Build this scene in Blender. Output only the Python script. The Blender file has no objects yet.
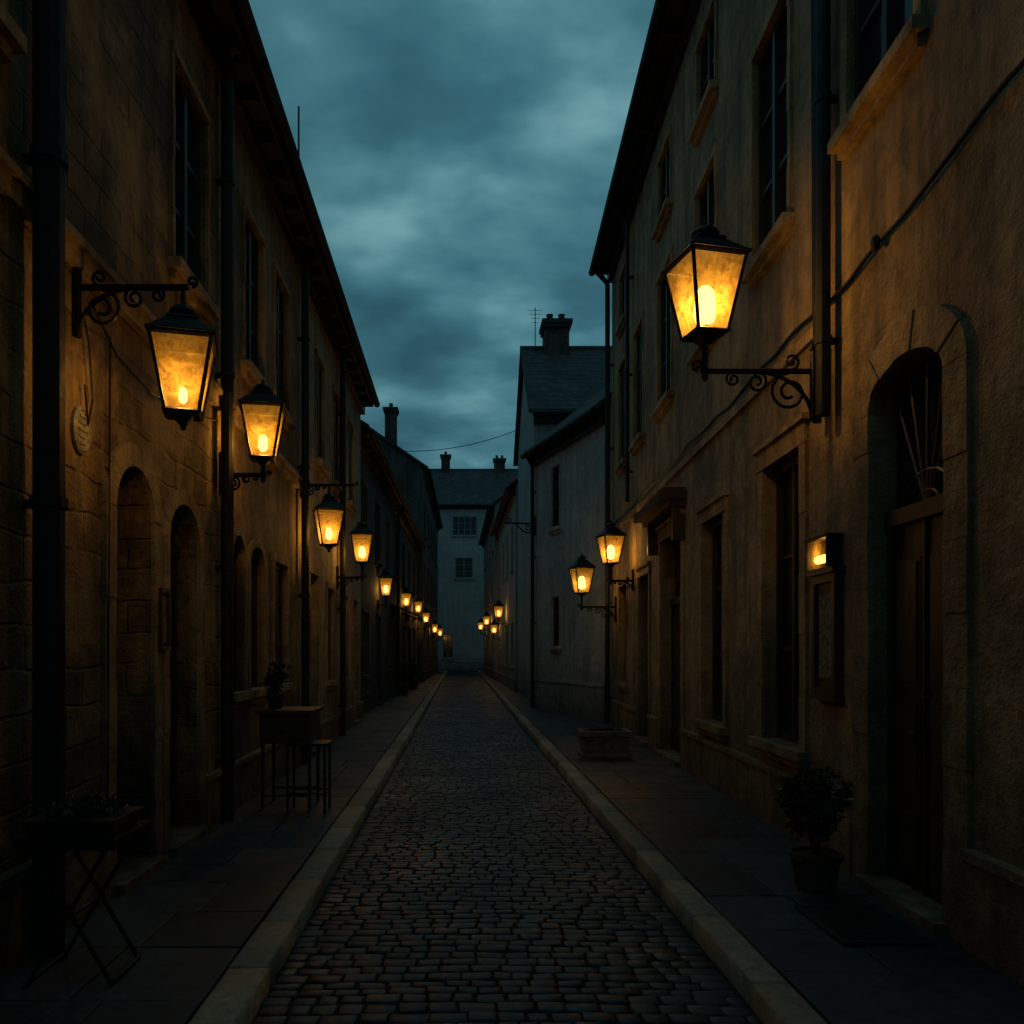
import bpy, math, random
from mathutils import Vector, Matrix
random.seed(11)
D = bpy.data
scene = bpy.context.scene
COL = scene.collection

# ------------------------------------------------------------ mesh helper
class MB:
    def __init__(s, M=None):
        s.v = []; s.f = []; s.M = M
    def add(s, pts, faces):
        n = len(s.v)
        if s.M is not None:
            pts = [s.M @ Vector(p) for p in pts]
        s.v += [tuple(p) for p in pts]
        s.f += [tuple(i + n for i in f) for f in faces]
    def poly(s, pts):
        s.add(pts, [tuple(range(len(pts)))])
    def hexa(s, p):
        s.add(p, [(0,3,2,1),(4,5,6,7),(0,1,5,4),(1,2,6,5),(2,3,7,6),(3,0,4,7)])
    def box(s, x0,x1,y0,y1,z0,z1):
        s.hexa([(x0,y0,z0),(x1,y0,z0),(x1,y1,z0),(x0,y1,z0),(x0,y0,z1),(x1,y0,z1),(x1,y1,z1),(x0,y1,z1)])
    def cbox(s, x0,x1,y0,y1,z0,z1,b=0.01):
        i=b
        rings=[[(x0+i,y0,z0),(x1-i,y0,z0),(x1,y0+i,z0),(x1,y1-i,z0),(x1-i,y1,z0),(x0+i,y1,z0),(x0,y1-i,z0),(x0,y0+i,z0)]]
        rings.append([(a,c,z1-b) for a,c,_ in rings[0]])
        cx,cy=(x0+x1)/2,(y0+y1)/2
        def ins(a,c):
            return (a-b*(1 if a>cx else -1), c-b*(1 if c>cy else -1), z1)
        rings.append([ins(a,c) for a,c,_ in rings[0]])
        pts=[p for r in rings for p in r]
        f=[]
        for k in range(2):
            for j in range(8):
                f.append((k*8+j,k*8+(j+1)%8,(k+1)*8+(j+1)%8,(k+1)*8+j))
        f.append(tuple(range(7,-1,-1))); f.append(tuple(range(16,24)))
        s.add(pts,f)
    def frustum(s, c, r0, r1, h, n=4, rot=0.0, z0=0.0):
        cx,cy,cz=c; pts=[]
        for r,z in ((r0,0),(r1,h)):
            for k in range(n):
                a=rot+2*math.pi*(k+0.5)/n
                pts.append((cx+r*math.cos(a),cy+r*math.sin(a),cz+z))
        f=[(k,(k+1)%n,n+(k+1)%n,n+k) for k in range(n)]
        f.append(tuple(range(n-1,-1,-1))); f.append(tuple(range(n,2*n)))
        s.add(pts,f)
    def tube(s, pts, r, n=6):
        pts=[Vector(p) for p in pts]; rings=[]
        up=Vector((0.13,0.07,1)).normalized()
        for i,p in enumerate(pts):
            t=(pts[min(i+1,len(pts)-1)]-pts[max(i-1,0)])
            if t.length<1e-9: t=Vector((0,0,1))
            t.normalize()
            if i==0:
                a=up-t*up.dot(t)
                if a.length<0.15: a=Vector((1,0.1,0))-t*Vector((1,0.1,0)).dot(t)
            else:
                a=pa-t*pa.dot(t)
                if a.length<1e-6: a=pa
            a.normalize(); b=t.cross(a); pa=a
            rr=r[i] if isinstance(r,(list,tuple)) else r
            rings.append([p+a*rr*math.cos(2*math.pi*k/n)+b*rr*math.sin(2*math.pi*k/n) for k in range(n)])
        allp=[q for rg in rings for q in rg]; f=[]
        for i in range(len(pts)-1):
            for k in range(n):
                f.append((i*n+k,i*n+(k+1)%n,(i+1)*n+(k+1)%n,(i+1)*n+k))
        f.append(tuple(range(n-1,-1,-1))); m=(len(pts)-1)*n; f.append(tuple(range(m,m+n)))
        s.add(allp,f)
    def ball(s,c,rx,rz,n=10,m=6):
        s.lathe(c,[(max(0.0005,rx*math.sin(math.pi*i/m)),-rz*math.cos(math.pi*i/m)) for i in range(m+1)],n)
    def lathe(s,c,prof,n=12):
        cx,cy,cz=c; pts=[]
        for r,z in prof:
            for k in range(n):
                a=2*math.pi*k/n
                pts.append((cx+r*math.cos(a),cy+r*math.sin(a),cz+z))
        f=[]
        for i in range(len(prof)-1):
            for k in range(n):
                f.append((i*n+k,i*n+(k+1)%n,(i+1)*n+(k+1)%n,(i+1)*n+k))
        f.append(tuple(range(n-1,-1,-1))); m=(len(prof)-1)*n; f.append(tuple(range(m,m+n)))
        s.add(pts,f)
    def make(s, name, mat, parent=None, smooth=False, off=None):
        me=D.meshes.new(name)
        o=off or Vector((0,0,0))
        me.from_pydata([(p[0]-o[0],p[1]-o[1],p[2]-o[2]) for p in s.v],[],s.f)
        me.materials.append(mat); me.update()
        if smooth:
            me.polygons.foreach_set('use_smooth',[True]*len(me.polygons))
        ob=D.objects.new(name,me); COL.objects.link(ob)
        if parent: ob.parent=parent
        return ob

def empty(name, loc=(0,0,0)):
    e=D.objects.new(name,None); e.empty_display_size=0.2; e.location=loc; COL.objects.link(e); return e

# ------------------------------------------------------------ materials
def base_mat(name):
    m=D.materials.new(name); m.use_nodes=True
    nt=m.node_tree; b=nt.nodes['Principled BSDF']; return m,nt,b
def nd(nt,t,**k):
    n=nt.nodes.new(t)
    for a,v in k.items(): setattr(n,a,v)
    return n
def ramp(nt,src,stops):
    r=nd(nt,'ShaderNodeValToRGB'); e=r.color_ramp.elements
    while len(e)<len(stops): e.new(0.5)
    for i,(p,c) in enumerate(stops):
        e[i].position=p; e[i].color=(c,c,c,1) if isinstance(c,(int,float)) else (*c,1)
    nt.links.new(src,r.inputs[0]); return r.outputs[0]
def noise(nt,vec,scale,detail=6,rough=0.6,dist=0.0):
    n=nd(nt,'ShaderNodeTexNoise'); n.inputs['Scale'].default_value=scale
    n.inputs['Detail'].default_value=detail; n.inputs['Roughness'].default_value=rough
    n.inputs['Distortion'].default_value=dist
    if vec is not None: nt.links.new(vec,n.inputs['Vector'])
    return n.outputs['Fac']
def mix(nt,mode,fac,a,b):
    n=nd(nt,'ShaderNodeMixRGB',blend_type=mode)
    for s,v in (('Fac',fac),('Color1',a),('Color2',b)):
        if isinstance(v,(int,float)): n.inputs[s].default_value=v if s=='Fac' else (v,v,v,1)
        elif isinstance(v,tuple): n.inputs[s].default_value=(*v,1)
        else: nt.links.new(v,n.inputs[s])
    return n.outputs[0]
def bump(nt,h,strength,dist,prev=None):
    n=nd(nt,'ShaderNodeBump'); n.inputs['Strength'].default_value=strength; n.inputs['Distance'].default_value=dist
    nt.links.new(h,n.inputs['Height'])
    if prev is not None: nt.links.new(prev,n.inputs['Normal'])
    return n.outputs[0]
def math2(nt,op,a,b):
    n=nd(nt,'ShaderNodeMath',operation=op)
    for i,v in enumerate((a,b)):
        if isinstance(v,(int,float)): n.inputs[i].default_value=v
        else: nt.links.new(v,n.inputs[i])
    return n.outputs[0]
def mapping(nt,vec,scale):
    n=nd(nt,'ShaderNodeMapping'); n.inputs['Scale'].default_value=scale; nt.links.new(vec,n.inputs['Vector']); return n.outputs[0]

def plaster(name,c1,c2,blocks=False,rough=0.85,bs=1.0,grime=0.8,fine=True):
    m,nt,b=base_mat(name)
    tc=nd(nt,'ShaderNodeTexCoord').outputs['Object']
    n1=noise(nt,tc,0.9,5,0.7,0.3)
    col=ramp(nt,n1,[(0.38,c2),(0.60,c1)])
    st=noise(nt,mapping(nt,tc,(3.0,3.0,0.28)),1.6,4,0.6)
    col=mix(nt,'MULTIPLY',0.8*grime,col,ramp(nt,st,[(0.36,0.35),(0.58,1.0)]))
    n3=noise(nt,tc,6,5,0.72)
    col=mix(nt,'MULTIPLY',0.75*grime,col,ramp(nt,n3,[(0.36,0.42),(0.56,1.0)]))
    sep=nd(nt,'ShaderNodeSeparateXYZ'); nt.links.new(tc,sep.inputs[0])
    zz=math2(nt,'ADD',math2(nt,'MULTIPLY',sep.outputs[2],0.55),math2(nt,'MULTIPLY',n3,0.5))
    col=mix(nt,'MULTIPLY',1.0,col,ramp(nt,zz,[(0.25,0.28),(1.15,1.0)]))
    h=n3
    if fine:
        h=math2(nt,'ADD',math2(nt,'MULTIPLY',n3,1.0),math2(nt,'MULTIPLY',noise(nt,tc,40,3,0.7),0.22))
    if blocks:
        cb=nd(nt,'ShaderNodeCombineXYZ')
        nt.links.new(math2(nt,'ADD',sep.outputs[0],sep.outputs[1]),cb.inputs[0]); nt.links.new(sep.outputs[2],cb.inputs[1])
        vv=nd(nt,'ShaderNodeVectorMath',operation='ADD'); nz=nd(nt,'ShaderNodeTexNoise'); nz.inputs['Scale'].default_value=3.0; nz.inputs['Detail'].default_value=1
        nt.links.new(tc,nz.inputs['Vector'])
        sc=nd(nt,'ShaderNodeVectorMath',operation='SCALE'); sc.inputs['Scale'].default_value=0.09
        nt.links.new(nz.outputs['Color'],sc.inputs[0]); nt.links.new(cb.outputs[0],vv.inputs[0]); nt.links.new(sc.outputs[0],vv.inputs[1])
        br=nd(nt,'ShaderNodeTexBrick'); nt.links.new(vv.outputs[0],br.inputs['Vector'])
        br.inputs['Scale'].default_value=1; br.inputs['Brick Width'].default_value=0.42; br.inputs['Row Height'].default_value=0.22
        br.inputs['Mortar Size'].default_value=0.014; br.inputs['Mortar Smooth'].default_value=0.9
        br.inputs['Color1'].default_value=(0.5,0.5,0.5,1); br.inputs['Color2'].default_value=(1,1,1,1); br.inputs['Mortar'].default_value=(0.55,0.55,0.55,1)
        worn=ramp(nt,n1,[(0.47,1.0),(0.56,0.0)])
        col=mix(nt,'MULTIPLY',worn,col,br.outputs['Color'])
        inv=math2(nt,'MULTIPLY',math2(nt,'SUBTRACT',1.0,br.outputs['Fac']),worn)
        h=math2(nt,'ADD',h,math2(nt,'MULTIPLY',inv,0.5))
        h=math2(nt,'SUBTRACT',h,math2(nt,'MULTIPLY',worn,0.45))
    nt.links.new(bump(nt,h,0.9*bs,0.038),b.inputs['Normal'])
    nt.links.new(col,b.inputs['Base Color'])
    b.inputs['Roughness'].default_value=rough
    return m

def simple(name,c,rough=0.6,metal=0.0,nscale=20,var=0.5,bs=0.3,spec=0.5):
    m,nt,b=base_mat(name)
    tc=nd(nt,'ShaderNodeTexCoord').outputs['Object']
    n1=noise(nt,tc,nscale,3,0.65)
    dark=tuple(x*(1-var) for x in c)
    nt.links.new(ramp(nt,n1,[(0.35,dark),(0.65,c)]),b.inputs['Base Color'])
    nt.links.new(ramp(nt,n1,[(0.3,min(1,rough+0.15)),(0.7,max(0.05,rough-0.1))]),b.inputs['Roughness'])
    if bs>0: nt.links.new(bump(nt,n1,bs,0.01),b.inputs['Normal'])
    b.inputs['Metallic'].default_value=metal
    b.inputs['Specular IOR Level'].default_value=spec
    return m

def wood(name,c):
    m,nt,b=base_mat(name)
    tc=nd(nt,'ShaderNodeTexCoord').outputs['Object']
    n1=noise(nt,mapping(nt,tc,(14,14,1.0)),3,4,0.65,0.6)
    nt.links.new(ramp(nt,n1,[(0.35,tuple(x*0.4 for x in c)),(0.65,c)]),b.inputs['Base Color'])
    nt.links.new(bump(nt,n1,0.5,0.006),b.inputs['Normal']); b.inputs['Roughness'].default_value=0.45
    return m

def setts_mat(name,c1,c2,r0,r1,nsc=30,bs=0.5,spec=0.5):
    m,nt,b=base_mat(name)
    tc=nd(nt,'ShaderNodeTexCoord').outputs['Object']
    at=nd(nt,'ShaderNodeAttribute',attribute_name='rnd')
    col=ramp(nt,at.outputs['Fac'],[(0.0,c2),(1.0,c1)])
    n1=noise(nt,tc,nsc,4,0.7)
    col=mix(nt,'MULTIPLY',0.8,col,ramp(nt,n1,[(0.3,0.45),(0.6,1.1)]))
    n2=noise(nt,tc,0.9,4,0.65,0.3)
    col=mix(nt,'MULTIPLY',0.9,col,ramp(nt,n2,[(0.36,0.40),(0.6,1.0)]))
    nt.links.new(col,b.inputs['Base Color'])
    rr=math2(nt,'ADD',math2(nt,'MULTIPLY',n2,0.6),math2(nt,'MULTIPLY',n1,0.4))
    nt.links.new(ramp(nt,rr,[(0.38,r0),(0.6,r1)]),b.inputs['Roughness'])
    nt.links.new(bump(nt,n1,bs,0.008),b.inputs['Normal'])
    b.inputs['Specular IOR Level'].default_value=spec
    return m

def roof_mat(name,c):
    m,nt,b=base_mat(name)
    tc=nd(nt,'ShaderNodeTexCoord').outputs['Object']
    sep=nd(nt,'ShaderNodeSeparateXYZ'); nt.links.new(tc,sep.inputs[0])
    cb=nd(nt,'ShaderNodeCombineXYZ')
    nt.links.new(math2(nt,'ADD',sep.outputs[0],math2(nt,'MULTIPLY',sep.outputs[1],0.9)),cb.inputs[0])
    nt.links.new(sep.outputs[2],cb.inputs[1])
    br=nd(nt,'ShaderNodeTexBrick'); nt.links.new(cb.outputs[0],br.inputs['Vector'])
    br.inputs['Scale'].default_value=1; br.inputs['Brick Width'].default_value=0.3; br.inputs['Row Height'].default_value=0.2
    br.inputs['Mortar Size'].default_value=0.03; br.inputs['Mortar Smooth'].default_value=0.9
    br.inputs['Color1'].default_value=(*c,1); br.inputs['Color2'].default_value=(*[x*0.5 for x in c],1)
    br.inputs['Mortar'].default_value=(*[x*0.2 for x in c],1)
    col=mix(nt,'MULTIPLY',0.8,br.outputs['Color'],ramp(nt,noise(nt,tc,1.5,4,0.7),[(0.35,0.4),(0.6,1.0)]))
    nt.links.new(col,b.inputs['Base Color']); nt.links.new(bump(nt,br.outputs['Fac'],-0.9,0.04),b.inputs['Normal'])
    b.inputs['Roughness'].default_value=0.8
    return m

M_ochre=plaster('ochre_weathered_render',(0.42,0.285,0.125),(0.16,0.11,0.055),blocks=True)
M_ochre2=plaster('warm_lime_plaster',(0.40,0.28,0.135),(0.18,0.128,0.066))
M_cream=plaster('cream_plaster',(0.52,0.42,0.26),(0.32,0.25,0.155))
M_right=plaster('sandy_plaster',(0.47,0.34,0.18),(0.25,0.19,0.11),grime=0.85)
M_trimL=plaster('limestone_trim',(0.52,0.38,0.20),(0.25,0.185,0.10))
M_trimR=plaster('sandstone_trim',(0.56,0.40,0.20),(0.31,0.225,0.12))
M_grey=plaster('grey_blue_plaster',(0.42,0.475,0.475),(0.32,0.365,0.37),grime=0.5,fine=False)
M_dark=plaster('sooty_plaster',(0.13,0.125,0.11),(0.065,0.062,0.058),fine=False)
M_far=plaster('haze_tinted_far_plaster',(0.50,0.55,0.55),(0.40,0.45,0.45),grime=0.4,fine=False)  # distance haze painted into the plaster colour as a pale bluish tint
M_roof=roof_mat('clay_roof_tiles',(0.09,0.08,0.078))
M_wooddk=wood('dark_oak',(0.055,0.038,0.025))
M_frame=wood('painted_window_wood',(0.045,0.038,0.03))
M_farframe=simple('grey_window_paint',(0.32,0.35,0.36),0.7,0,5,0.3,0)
M_iron=simple('black_wrought_iron',(0.015,0.015,0.015),0.5,0.5,40,0.4,0.3)
M_zinc=simple('weathered_zinc',(0.018,0.02,0.021),0.6,0.3,8,0.5,0.2)
M_brick=plaster('chimney_brick',(0.16,0.10,0.075),(0.08,0.055,0.045),blocks=True,fine=False)
M_leaf=simple('dark_green_leaves',(0.05,0.07,0.03),0.6,0,12,0.6,0)
M_soil=simple('potting_soil',(0.03,0.022,0.015),0.95)
M_terra=simple('terracotta',(0.07,0.05,0.035),0.8)
M_stone=simple('planter_stone',(0.22,0.17,0.115),0.85,0,10,0.5,0.6)
M_eaves=wood('eaves_timber',(0.018,0.016,0.014))
M_mat=simple('rubber_doormat',(0.02,0.02,0.02),0.9,0,80,0.5,0.8)
M_paper=simple('printed_paper',(0.32,0.28,0.20),0.8,0,35,0.8,0.0)
M_enam=simple('enamel_sign',(0.42,0.40,0.34),0.4,0,30,0.6,0.1)
M_canvas=simple('awning_canvas',(0.05,0.045,0.04),0.9,0,10,0.5,0.2)
M_glass,nt,b=base_mat('window_glass'); 
b.inputs['Base Color'].default_value=(0.008,0.011,0.013,1); b.inputs['Roughness'].default_value=0.12
tc=nd(nt,'ShaderNodeTexCoord').outputs['Object']; nt.links.new(bump(nt,noise(nt,tc,3,2,0.5),0.12,0.02),b.inputs['Normal'])
M_curtain=simple('faded_curtain',(0.25,0.25,0.22),0.9,0,9,0.6,0)
# frosted lantern pane: mostly clear, partly scattering
M_pane=D.materials.new('amber_lantern_glass'); M_pane.use_nodes=True; nt=M_pane.node_tree; nt.nodes.clear()
out=nd(nt,'ShaderNodeOutputMaterial'); mx=nd(nt,'ShaderNodeMixShader'); tr=nd(nt,'ShaderNodeBsdfTransparent'); tl=nd(nt,'ShaderNodeBsdfTranslucent')
tr.inputs[0].default_value=(1,0.86,0.58,1); tl.inputs[0].default_value=(1.0,0.62,0.14,1)
tcn=nd(nt,'ShaderNodeTexCoord').outputs['Object']
fz=ramp(nt,noise(nt,tcn,18,4,0.7,0.8),[(0.32,0.07),(0.68,0.26)])
nt.links.new(fz,mx.inputs[0]); nt.links.new(tr.outputs[0],mx.inputs[1]); nt.links.new(tl.outputs[0],mx.inputs[2]); nt.links.new(mx.outputs[0],out.inputs[0])
def emis(name,c,s):
    m=D.materials.new(name); m.use_nodes=True; nt=m.node_tree; nt.nodes.clear()
    o=nd(nt,'ShaderNodeOutputMaterial'); e=nd(nt,'ShaderNodeEmission'); e.inputs[0].default_value=(*c,1); e.inputs[1].default_value=s
    t=nd(nt,'ShaderNodeBsdfTransparent'); ad=nd(nt,'ShaderNodeAddShader')
    nt.links.new(e.outputs[0],ad.inputs[0]); nt.links.new(t.outputs[0],ad.inputs[1])
    nt.links.new(ad.outputs[0],o.inputs[0]); m.cycles.emission_sampling='NONE'; return m
M_flame=emis('lamp_mantle_glow',(1,0.62,0.20),2.2)
M_flame_far=emis('distant_mantle_glow',(1,0.58,0.16),3.0)
LCOL=(1,0.55,0.15)

# ------------------------------------------------------------ house builder
def hframe(p0,p1,side):
    u=Vector((p1[0]-p0[0],p1[1]-p0[1],0)); L=u.length; u.normalize()
    v=Vector((-u.y,u.x,0)) if side=='R' else Vector((u.y,-u.x,0))
    M=Matrix(((u.x,v.x,0,p0[0]),(u.y,v.y,0,p0[1]),(0,0,1,0),(0,0,0,1)))
    return M,L

def op(u0,u1,z0,z1,kind='window',rise=0.0,depth=0.16,sur=0.12,sill=True,cols=2,rows=3,key=False,curtain=False):
    return dict(u0=u0,u1=u1,z0=z0,z1=z1,kind=kind,rise=rise,depth=depth,sur=sur,sill=sill,cols=cols,rows=rows,key=key,curtain=curtain)

def house(name,p0,p1,side,H,depth,ops,wm,tm,rise=2.6,over=0.32,plinth=0.5,course=None,base=0.0,gutter=True,frame_mat=None):
    M,L=hframe(p0,p1,side)
    P={k:MB(M) for k in ('walls','trim','roof','gutter','window_frames','window_glass','doors','eaves','curtains')}
    W=P['walls']; T=P['trim']
    us=sorted({0.0,L,*[o['u0'] for o in ops],*[o['u1'] for o in ops]})
    zs=sorted({base,H,*[o['z0'] for o in ops],*[o['z1'] for o in ops]})
    for i in range(len(us)-1):
        for j in range(len(zs)-1):
            cu=(us[i]+us[i+1])/2; cz=(zs[j]+zs[j+1])/2
            if any(o['u0']<cu<o['u1'] and o['z0']<cz<o['z1'] for o in ops): continue
            W.poly([(us[i],0,zs[j]),(us[i+1],0,zs[j]),(us[i+1],0,zs[j+1]),(us[i],0,zs[j+1])])
    for uu in (0.0,L):
        W.poly([(uu,0,base),(uu,-depth,base),(uu,-depth,H),(uu,-depth/2,H+rise),(uu,0,H)])
    W.poly([(0,-depth,base),(L,-depth,base),(L,-depth,H),(0,-depth,H)])
    N=12
    for o in ops:
        a,c,z0,z1,r,d=o['u0'],o['u1'],o['z0'],o['z1'],o['rise'],o['depth']
        zs_=z1-r; uc=(a+c)/2; hw=(c-a)/2
        arc=[(uc-hw*math.cos(math.pi*k/N), zs_+r*math.sin(math.pi*k/N)) for k in range(N+1)] if r>0 else [(a,z1),(c,z1)]
        R=W
        R.poly([(a,0,z0),(a,-d,z0),(a,-d,zs_),(a,0,zs_)]); R.poly([(c,0,z0),(c,0,zs_),(c,-d,zs_),(c,-d,z0)])
        R.poly([(a,0,z0),(c,0,z0),(c,-d,z0),(a,-d,z0)])
        for k in range(len(arc)-1):
            (ua,za),(ub,zb)=arc[k],arc[k+1]
            R.poly([(ua,0,za),(ub,0,zb),(ub,-d,zb),(ua,-d,za)])
            if r>0: R.poly([(ua,0,za),(ub,0,zb),(ub,0,z1),(ua,0,z1)])
        s=o['sur']; pr=0.03
        if s>0:
            for (x0,x1) in ((a-s,a-0.002),(c+0.002,c+s)):
                zz=z0; kk=0
                while zz<zs_-0.001:
                    zt=min(zz+random.uniform(0.36,0.5),zs_)
                    if zs_-zt<0.15: zt=zs_
                    T.box(x0,x1,-0.01,pr-(0.005 if kk%2 else 0),zz+0.002,zt-0.002); zz=zt; kk+=1
            if r>0:
                K=7 if o['key'] else 9
                for k in range(K):
                    t0=math.pi*k/K+0.006; t1=math.pi*(k+1)/K-0.006
                    pp=pr+(0.008 if (o['key'] and k%2==1) else 0); ex=s
                    def P_(t,e): return (uc-(hw+e)*math.cos(t), zs_+(r+e)*math.sin(t))
                    for h_ in range(3):
                        ta=t0+(t1-t0)*h_/3; tb=t0+(t1-t0)*(h_+1)/3
                        q=[P_(ta,0.002),P_(tb,0.002),P_(tb,ex),P_(ta,ex)]
                        T.hexa([(x,-0.01,z) for x,z in q]+[(x,pp,z) for x,z in q])
            else:
                T.box(a-s,c+s,-0.01,pr+0.004,z1+0.002,z1+s*1.3)
                if s>0.09: T.box(a-s-0.03,c+s+0.03,-0.01,pr+0.035,z1+s*1.3+0.002,z1+s*1.3+0.05)
        if o['kind']=='window' and o['sill']:
            T.box(a-s-0.04,c+s+0.04,-0.01,0.10,z0-0.08,z0-0.002)
            T.box(a-s,c+s,-0.01,0.05,z0-0.15,z0-0.082)
        F=P['window_frames']; G=P['window_glass']
        if o['kind']=='window':
            fd=-d+0.06; bd=-d
            G.poly([(a,-d+0.015,z0),(c,-d+0.015,z0),(c,-d+0.015,z1),(a,-d+0.015,z1)])
            fw=0.05
            F.box(a,a+fw,bd,fd,z0,z1); F.box(c-fw,c,bd,fd,z0,z1)
            F.box(a+fw,c-fw,bd,fd,z0,z0+fw); F.box(a+fw,c-fw,bd,fd,z1-fw,z1)
            for k in range(1,o['cols']):
                x=a+(c-a)*k/o['cols']; F.box(x-0.03,x+0.03,bd,fd+0.012,z0+fw,z1-fw)
            for k in range(1,o['rows']):
                z=z0+(z1-z0)*k/o['rows']; F.box(a+fw,c-fw,bd,fd-0.012,z-0.017,z+0.017)
            if o['curtain']:
                for (x0,x1) in ((a+0.05,a+(c-a)*0.3),(c-(c-a)*0.3,c-0.05)):
                    P['curtains'].box(x0,x1,-d+0.017,-d+0.022,z0+0.06,z1-0.06)
        elif o['kind']=='door':
            Dd=P['doors']; y0=-d-0.02; y1=-d+0.03
            tz=z1-r-0.02 if r>0 else z0+(z1-z0)*0.78
            if z1-z0>3.0: tz=z0+(z1-z0)*0.72
            Dd.box(a,c,y0,y1,z0,tz)
            Dd.box(a,c,y1,y1+0.05,tz-0.05,tz+0.05)
            Dd.box(a,a+0.05,y1,y1+0.03,z0,tz-0.052); Dd.box(c-0.05,c,y1,y1+0.03,z0,tz-0.052)
            mid=(a+c)/2; Dd.box(mid-0.012,mid+0.012,y1,y1+0.025,z0,tz-0.052)
            for (x0,x1) in ((a+0.08,mid-0.05),(mid+0.05,c-0.08)):
                hh=tz-0.1-z0; zc=z0+0.12
                for fr in (0.22,0.3,0.38):
                    z2=zc+fr*hh-0.06
                    for q in (0,1):
                        e=0.03*q
                        Dd.box(x0+e,x1-e,y1,y1+0.014+0.012*q,zc+e,z2-e)
                    zc=z2+0.06
            Dd.ball((mid+0.05,y1+0.06,z0+1.0),0.03,0.03,8,5)
            G.poly([(a,y0+0.02,tz),(c,y0+0.02,tz),(c,y0+0.02,z1),(a,y0+0.02,z1)])
            for k in range(-2,3):
                Dd.tube([(mid,y1,tz),(mid+k*hw*0.5,y1,z1)],0.012,5)
            for rs in (0.35,0.7):
                rr=[(mid-rs*hw*math.cos(math.pi*k/8),y1,tz+rs*0.8*hw*math.sin(math.pi*k/8)) for k in range(9)]
                Dd.tube(rr,0.012,5)
            T.box(a-0.05,c+0.05,-d,0.10,z0-0.2,z0+0.06)
    if plinth>0:
        cuts=sorted([(o['u0']-o['sur']-0.003,o['u1']+o['sur']+0.003) for o in ops if o['z0']<plinth+0.1])
        x=0.0
        for a,c in cuts+[(L,L)]:
            if a>x+0.02:
                T.box(x,min(a,L),-0.01,0.05,base,plinth); T.box(x,min(a,L),-0.01,0.07,plinth+0.002,plinth+0.05)
            x=max(x,c)
    if course:
        T.box(0,L,-0.01,0.05,course,course+0.10); T.box(0,L,-0.01,0.08,course+0.102,course+0.15)
    dz=over*rise/(depth/2); t=0.12
    Rf=P['roof']
    def slab(va,za,vb,zb):
        q=[(-0.15,va,za),(L+0.15,va,za),(L+0.15,vb,zb),(-0.15,vb,zb)]
        Rf.hexa([(x,y,z) for x,y,z in q]+[(x,y,z+t) for x,y,z in q])
    slab(over,H-dz+0.03,-depth/2,H+rise+0.03); slab(-depth-over,H-dz+0.03,-depth/2,H+rise+0.03)
    Rf.tube([(-0.15,-depth/2,H+rise+0.12),(L+0.15,-depth/2,H+rise+0.12)],0.1,8)
    E=P['eaves']
    E.box(0,L,0.0,over-0.02,H-dz-0.05,H-dz-0.0)
    E.box(0,L,0.0,0.10,H-dz-0.22,H-dz-0.052)
    x=0.3
    while x<L-0.1:
        E.box(x,x+0.09,0.10,over-0.05,H-dz-0.15,H-dz-0.052); x+=0.62
    if gutter:
        P['gutter'].tube([(-0.05,over+0.05,H-dz+0.02),(L+0.05,over+0.05,H-dz+0.02)],0.07,8)
    e=empty(name,(p0[0],p0[1],0))
    mats=dict(walls=wm,trim=tm,roof=M_roof,gutter=M_zinc,window_frames=frame_mat or M_frame,window_glass=M_glass,doors=M_wooddk,eaves=M_eaves,curtains=M_curtain)
    for k,mb in P.items():
        if mb.v: mb.make(k,mats[k],e,off=e.location)
    return e,M

def pipe(parent,M,u,z0,z1,r=0.05,v=0.09,eave=None,name='downpipe'):
    m=MB(M)
    pts=[(u,v,z0),(u,v,z1)]
    if eave:
        pts=[(u,v,z0),(u,v,z1-0.45),(u,v+0.02,z1-0.38),(u,eave-0.02,z1-0.12),(u,eave,z1-0.02)]
    m.tube(pts,r,10)
    z=z0+0.5
    while z<z1-0.5:
        m.tube([(u,v,z),(u,v,z+0.05)],r*1.2,10); m.box(u-0.02,u+0.02,0,v,z,z+0.04); z+=1.7
    m.make(name,M_zinc,parent,smooth=False,off=parent.location)

# ---- left row
yA=-4.0
def L_(y): return y-yA
opsA=[op(L_(1.2),L_(2.0),0.1,2.8,'door',0.3,0.3,0.12),op(L_(-1.5),L_(-0.6),1.1,2.7,rise=0.3),op(L_(0.5),L_(1.3),4.5,6.0),op(L_(-2.5),L_(-1.6),4.5,6.0),
      op(L_(4.95),L_(5.57),0.1,2.80,'door',0.31,0.30,0.15),op(L_(5.86),L_(6.54),0.1,2.72,'door',0.30,0.22,0.12),
      op(L_(3.0),L_(3.7),4.5,6.0,sur=0.05),op(L_(5.97),L_(6.75),4.5,6.05,sur=0.05,rows=3,depth=0.10)]
hA,MA=house('stone_townhouse',(-2.15,yA),(-2.15,7.2),'L',7.1,8,opsA,M_ochre,M_trimL,rise=2.6,over=0.30,plinth=0.5,course=3.72)
def LB(y): return y-7.203
opsB=[op(LB(7.5),LB(7.92),1.2,2.7,rise=0.2,sur=0.07,rows=3,cols=1,depth=0.12),op(LB(8.12),LB(8.72),1.2,2.68,rise=0.22,sur=0.09,depth=0.12),op(LB(9.2),LB(9.86),1.2,2.62,sur=0.08,curtain=True,depth=0.10),
      op(LB(7.93),LB(8.69),4.45,6.0,sur=0.05,depth=0.10),op(LB(9.25),LB(9.94),4.45,6.0,sur=0.05,depth=0.10)]
hB,MBm=house('plaster_townhouse',(-2.15,7.203),(-2.15,10.75),'L',7.1,8,opsB,M_ochre2,M_trimL,rise=2.6,over=0.30,plinth=0.5,course=3.72)
def LC(y): return y-10.753
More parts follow.
